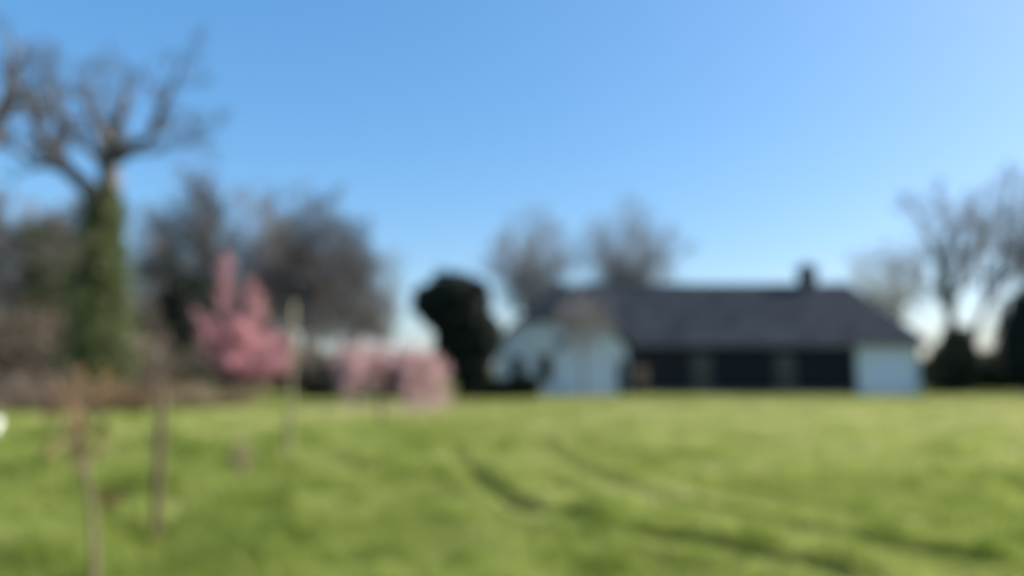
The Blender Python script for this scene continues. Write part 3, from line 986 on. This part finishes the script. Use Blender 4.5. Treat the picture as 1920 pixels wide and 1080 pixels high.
ex = .38
r_main = roof_part([(3.2, YF - ex, ZE - .2), (XR + ex, YF - ex, ZE - .2), (23.1, YR, ZR), (3.2, YR, ZR), (XR + ex, YB + ex, ZE - .2), (3.2, YB + ex, ZE - .2)],
                   [(0, 1, 2, 3), (1, 4, 2), (4, 5, 3, 2)])
r_main['label'] = 'long hipped main roof'
yh = GY - .30
rz_, ry_ = 6.8, yh + 1.9
r_wing = roof_part([(GX0 - .4, yh, 2.75), (xa, yh, hz), (gc, ry_, rz_), (2 * gc - xa, yh, hz), (GX1 + .4, yh, 2.75),
                    (GX1 + .4, YB, 2.75), (gc, YB, rz_), (GX0 - .4, YB, 2.75)],
                   [(1, 3, 2), (0, 1, 2, 6, 7), (3, 4, 5, 6, 2)])
r_wing['label'] = 'half hipped roof over the white gable'
tube_obj('ridge_tiles', [(np.array([(5.0, YR, ZR + .08), (14, YR, ZR + .05), (23.15, YR, ZR + .08)]), np.array([.14, .14, .14]))], 8, M['roof'], r_main)
tube_obj('hip_tiles', [(np.array([(23.1, YR, ZR + .08), (24.4, YR / 2, (ZR + ZE) / 2), (XR + ex, YF - ex, ZE - .1)]), np.array([.12, .12, .12]))], 8, M['roof'], r_main)
tube_obj('ridge_tiles', [(np.array([(gc, ry_, rz_ + .08), (gc, 3, rz_ + .06), (gc, 7, rz_ + .08)]), np.array([.13, .13, .13]))], 8, M['roof'], r_wing)
ch = bm_obj('chimney', boxes((19.8, 20.85, YR - .45, YR + .45, 6.2, 8.35)), M['brick'], r_main, bevel=.02)
bm_obj('chimney_cap', boxes((19.68, 20.97, YR - .57, YR + .57, 8.353, 8.52)), M['lead'], r_main, bevel=.02)
for xx in (20.1, 20.55):
    tube_obj('chimney_pot', [(np.array([(xx, YR, 8.5), (xx, YR, 8.65), (xx, YR, 8.85)]), np.array([.15, .12, .14]))], 10, M['clay'], r_main)
tube_obj('gutter', [(np.array([(7.3, YF - ex - .08, ZE - .27), (16, YF - ex - .08, ZE - .29), (XR + ex, YF - ex - .08, ZE - .31)]), np.array([.07, .07, .07]))], 8, M['lead'], H)
for xx in (7.15, 21.25, 25.1):
    tube_obj('downpipe', [(np.array([(xx, YF - .14, .1), (xx, YF - .14, 2.6), (xx, YF - ex - .05, ZE - .32)]), np.array([.045, .045, .045]))], 8, M['lead'], H)


def window(x, z, ww, hh, yw, frame='paint', bars=(1, 1), name='window'):
    """A framed window standing 4 cm proud of the wall plane yw, with pane, bars and sill."""
    f0 = .07
    bs = [(x - ww / 2, x + ww / 2, yw - .05, yw - .003, z, z + f0), (x - ww / 2, x + ww / 2, yw - .05, yw - .003, z + hh - f0, z + hh),
          (x - ww / 2, x - ww / 2 + f0, yw - .05, yw - .003, z + f0 + .001, z + hh - f0 - .001), (x + ww / 2 - f0, x + ww / 2, yw - .05, yw - .003, z + f0 + .001, z + hh - f0 - .001)]
    for k in range(bars[0]):
        q = x - ww / 2 + ww * (k + 1) / (bars[0] + 1)
        bs.append((q - .025, q + .025, yw - .045, yw - .012, z + f0 + .001, z + hh - f0 - .001))
    for k in range(bars[1]):
        q = z + hh * (k + 1) / (bars[1] + 1)
        bs.append((x - ww / 2 + f0 + .001, x + ww / 2 - f0 - .001, yw - .043, yw - .014, q - .02, q + .02))
    o = bm_obj(name, boxes(*bs), M[frame], H)
    bm_obj('pane', boxes((x - ww / 2 + f0 * .6, x + ww / 2 - f0 * .6, yw - .022, yw - .008, z + f0 * .6, z + hh - f0 * .6)), M['glass'], o)
    if name == 'window':
        bm_obj('sill', boxes((x - ww / 2 - .06, x + ww / 2 + .06, yw - .12, yw - .002, z - .08, z - .002)), M['lead' if frame == 'paint' else 'darkpaint'], o)
    return o


window(1.95, .95, .85, 1.45, GY, 'darkpaint', (1, 2))
window(2.95, 2.78, .8, .72, GY, 'paint', (1, 1))
window(-.05 + .4, .95, .8, 1.3, GY, 'darkpaint', (1, 2))
# garage door with four panels across
gd = bm_obj('garage_door', boxes(*[(2.62 + k * .845, 2.62 + k * .845 + .84, GY - .06, GY - .004, .02, 2.42) for k in range(4)]), M['paint'], H, bevel=.012)
bm_obj('handle', boxes((4.26, 4.36, GY - .11, GY - .063, 1.0, 1.22)), M['lead'], gd)
bm_obj('door_frame', boxes((2.48, 2.615, GY - .08, GY - .005, -.05, 2.55), (6.005, 6.14, GY - .08, GY - .005, -.05, 2.55), (2.616, 6.004, GY - .08, GY - .005, 2.425, 2.55)), M['render'], gd)
sdr = bm_obj('door', boxes((6.25, 6.72, GY - .05, GY - .004, .02, 2.1)), M['darkpaint'], H)
bm_obj('handle', boxes((6.3, 6.34, GY - .1, GY - .053, 1.0, 1.12)), M['lead'], sdr)
yb = YF - .05
for px in (1315, 1472):
    xx = P(px, 700, 46).x
    o = window(xx, .2, 1.15, 2.15, yb, 'lead', (1, 2), 'door')
    o['label'] = 'grey framed glazed double door'
    bm_obj('handle', boxes((xx + .07, xx + .1, yb - .1, yb - .052, 1.05, 1.2)), M['lead'], o)
ax = P(1664, 700, 46).x
ad = bm_obj('door', boxes((ax - .82, ax - .005, YF - .05, YF - .004, .04, 2.3), (ax + .005, ax + .82, YF - .05, YF - .004, .04, 2.3)), M['paint'], H, bevel=.01)
ad['label'] = 'white double door in the end wall'
bm_obj('handle', boxes((ax + .06, ax + .09, YF - .1, YF - .053, 1.05, 1.2)), M['lead'], ad)

# paved apron in front of the house, hidden by grass in the photo
# ------------------------------------------------------------------ posts and saplings of the near left
def post(name, px, py, top, wid, material, label, lean=(0, 0), group=None, round_=False, seed=0):
    gx_, gy_ = G(px, py)
    hgt = P(px, top, gy_).z
    rg = np.random.default_rng(seed)
    m = 8
    t = np.linspace(0, 1, m)
    pts = np.stack([lean[0] * t + rg.normal(0, .006, m), lean[1] * t, -.15 + (hgt + .15) * t], 1)
    rr = np.full(m, wid / 2) * (1 + rg.normal(0, .03, m)); rr[-1] *= .85
    v, f, c = tubes([(pts, rr)], 9)
    n = len(v)
    top_ring = list(range(n - 9, n))
    f = np.concatenate([f, np.array(top_ring)]); c = np.concatenate([c, [9]])
    o = mesh_obj(name, v, f, c, material)
    o.location = (gx_, gy_, float(ground_h(np.array([gx_]), np.array([gy_]))[0]))
    return tag(o, label, 'post', group)


post('wooden_post', 290, 1012, 735, .075, M['wood'], 'weathered brown wooden post standing in the long grass right of the leaning sapling', (.02, 0), seed=1)
post('wooden_post', 441, 948, 815, .038, M['lichen'], 'short pale wooden post in the grass between the brown post and the tall stake', (.05, .02), seed=2)
post('wooden_stake', 541, 868, 572, .085, M['lichen'], 'tall yellowish brown stake rising before the wood right of the pink tree', (.0, 0), seed=3)
post('wooden_post', 712, 802, 752, .085, M['wood'], 'small far wooden post in front of the pale pink shrubs', (.02, 0), seed=4)


def sapling(px, py, pts_px, r0, label, seed, leaves, mat_leaf):
    gx_, gy_ = G(px, py)
    rg = np.random.default_rng(seed)
    root = empty('sapling', (gx_, gy_, 0), label, 'sapling')
    st = resample([(0, 0, -.1)] + [tuple(P(a, b, gy_ + dy) - Vector((gx_, gy_, 0))) for a, b, dy in pts_px], 11)
    rr = np.linspace(r0, r0 * .35, 11)
    tube_obj('trunk', [(st, rr)], 8, M['bramble'], root)
    out = {'min': .0035}
    ds = list(np.gradient(st, axis=0)); ds = [q / np.linalg.norm(q) for q in ds]
    spawn(rg, st, ds, rr, 1.1, [(0, 0, 0, 0), (9, .42, 46, .6), (5, .5, 40, .2)], out, 1, .2, .15)
    v, f, c = merge(*[tubes(out[k], 4) for k in out if isinstance(k, int)])
    mesh_obj('crown', v, f, c, M['bramble'], root, smooth=True)
    pts = np.concatenate([q[0][1:] for k in out if isinstance(k, int) for q in out[k]])
    pts = pts[rg.integers(0, len(pts), leaves)] + rg.normal(0, .03, (leaves, 3))
    v, f, c, t = leaf_cards(rg, pts, .04, 1.7)
    mesh_obj('leaves', v, f, c, M[mat_leaf], root, tint=t)
    return root


sapling(180, 1180, [(178, 1050, 0), (174, 940, .05), (153, 860, 0), (152, 800, 0), (150, 755, 0)], 0.026, 'crooked leaning sapling with a few rust brown leaves, nearest the camera', 171, 130, 'rust')
sapling(288, 930, [(288, 850, 0), (290, 780, 0), (286, 700, 0), (280, 640, 0)], .022, 'thin straight sapling with dry brown leaves close behind the brown post', 172, 150, 'dry')

# dry dock stalks and weeds
def weed(px, py, hgt, label, seed, leaf='rust', n=9):
    gx_, gy_ = G(px, py)
    rg = np.random.default_rng(seed)
    root = empty('dock_plant', (gx_, gy_, 0), label, 'weed', 'dry dock plants in the rough grass')
    paths, pts = [], []
    for k in range(n):
        a = rg.uniform(0, 6.28); e = np.array([math.cos(a) * hgt * .28, math.sin(a) * hgt * .28, hgt * rg.uniform(.6, 1)])
        p_ = resample([(0, 0, -.03), e * np.array([.4, .4, .5]), e], 6)
        paths.append((p_, np.linspace(.008, .004, 6)))
        for q in range(45):
            t = rg.uniform(.45, 1); i = min(int(t * 5), 4)
            pts.append(p_[i] + (p_[i + 1] - p_[i]) * (t * 5 - i) + rg.normal(0, .018, 3))
    tube_obj('stem', paths, 4, M['bramble'], root)['kind'] = 'stuff'
    v, f, c, t = leaf_cards(rg, np.array(pts), .03, 1.4)
    mesh_obj('seed_heads', v, f, c, M[leaf], root, tint=t)['kind'] = 'stuff'


weed(85, 885, .5, 'rust brown dry dock plant near the left edge of the meadow', 181)
weed(200, 985, .38, 'rust brown dry dock plant between the leaning sapling and the brown post', 182)
weed(95, 815, .9, 'rust brown dry dock plant farthest back, before the brambles', 183)
weed(450, 900, .6, 'straw coloured dry dock plant behind the short pale post', 184, 'straw')

# white bucket at the left edge
bx_, by_ = G(-15, 822)
bk = empty('bucket', (bx_, by_, 0), 'white plastic bucket in the grass at the left edge', 'bucket')
bm = bmesh.new()
bmesh.ops.create_cone(bm, cap_ends=True, segments=28, radius1=.12, radius2=.155, depth=.42, matrix=Matrix.Translation((0, 0, .25)))
tops = [f_ for f_ in bm.faces if f_.normal.z > .9]
bmesh.ops.inset_region(bm, faces=tops, thickness=.015)
bmesh.ops.translate(bm, verts=list({v_ for f_ in tops for v_ in f_.verts}), vec=(0, 0, -.34))
bm_obj('body', bm, M['plastic'], bk)
hp = np.array([(math.cos(a) * .16, .02, .43 + math.sin(a) * .13) for a in np.linspace(0, math.pi, 9)])
tube_obj('handle', [(hp, np.full(9, .006))], 6, M['lead'], bk)
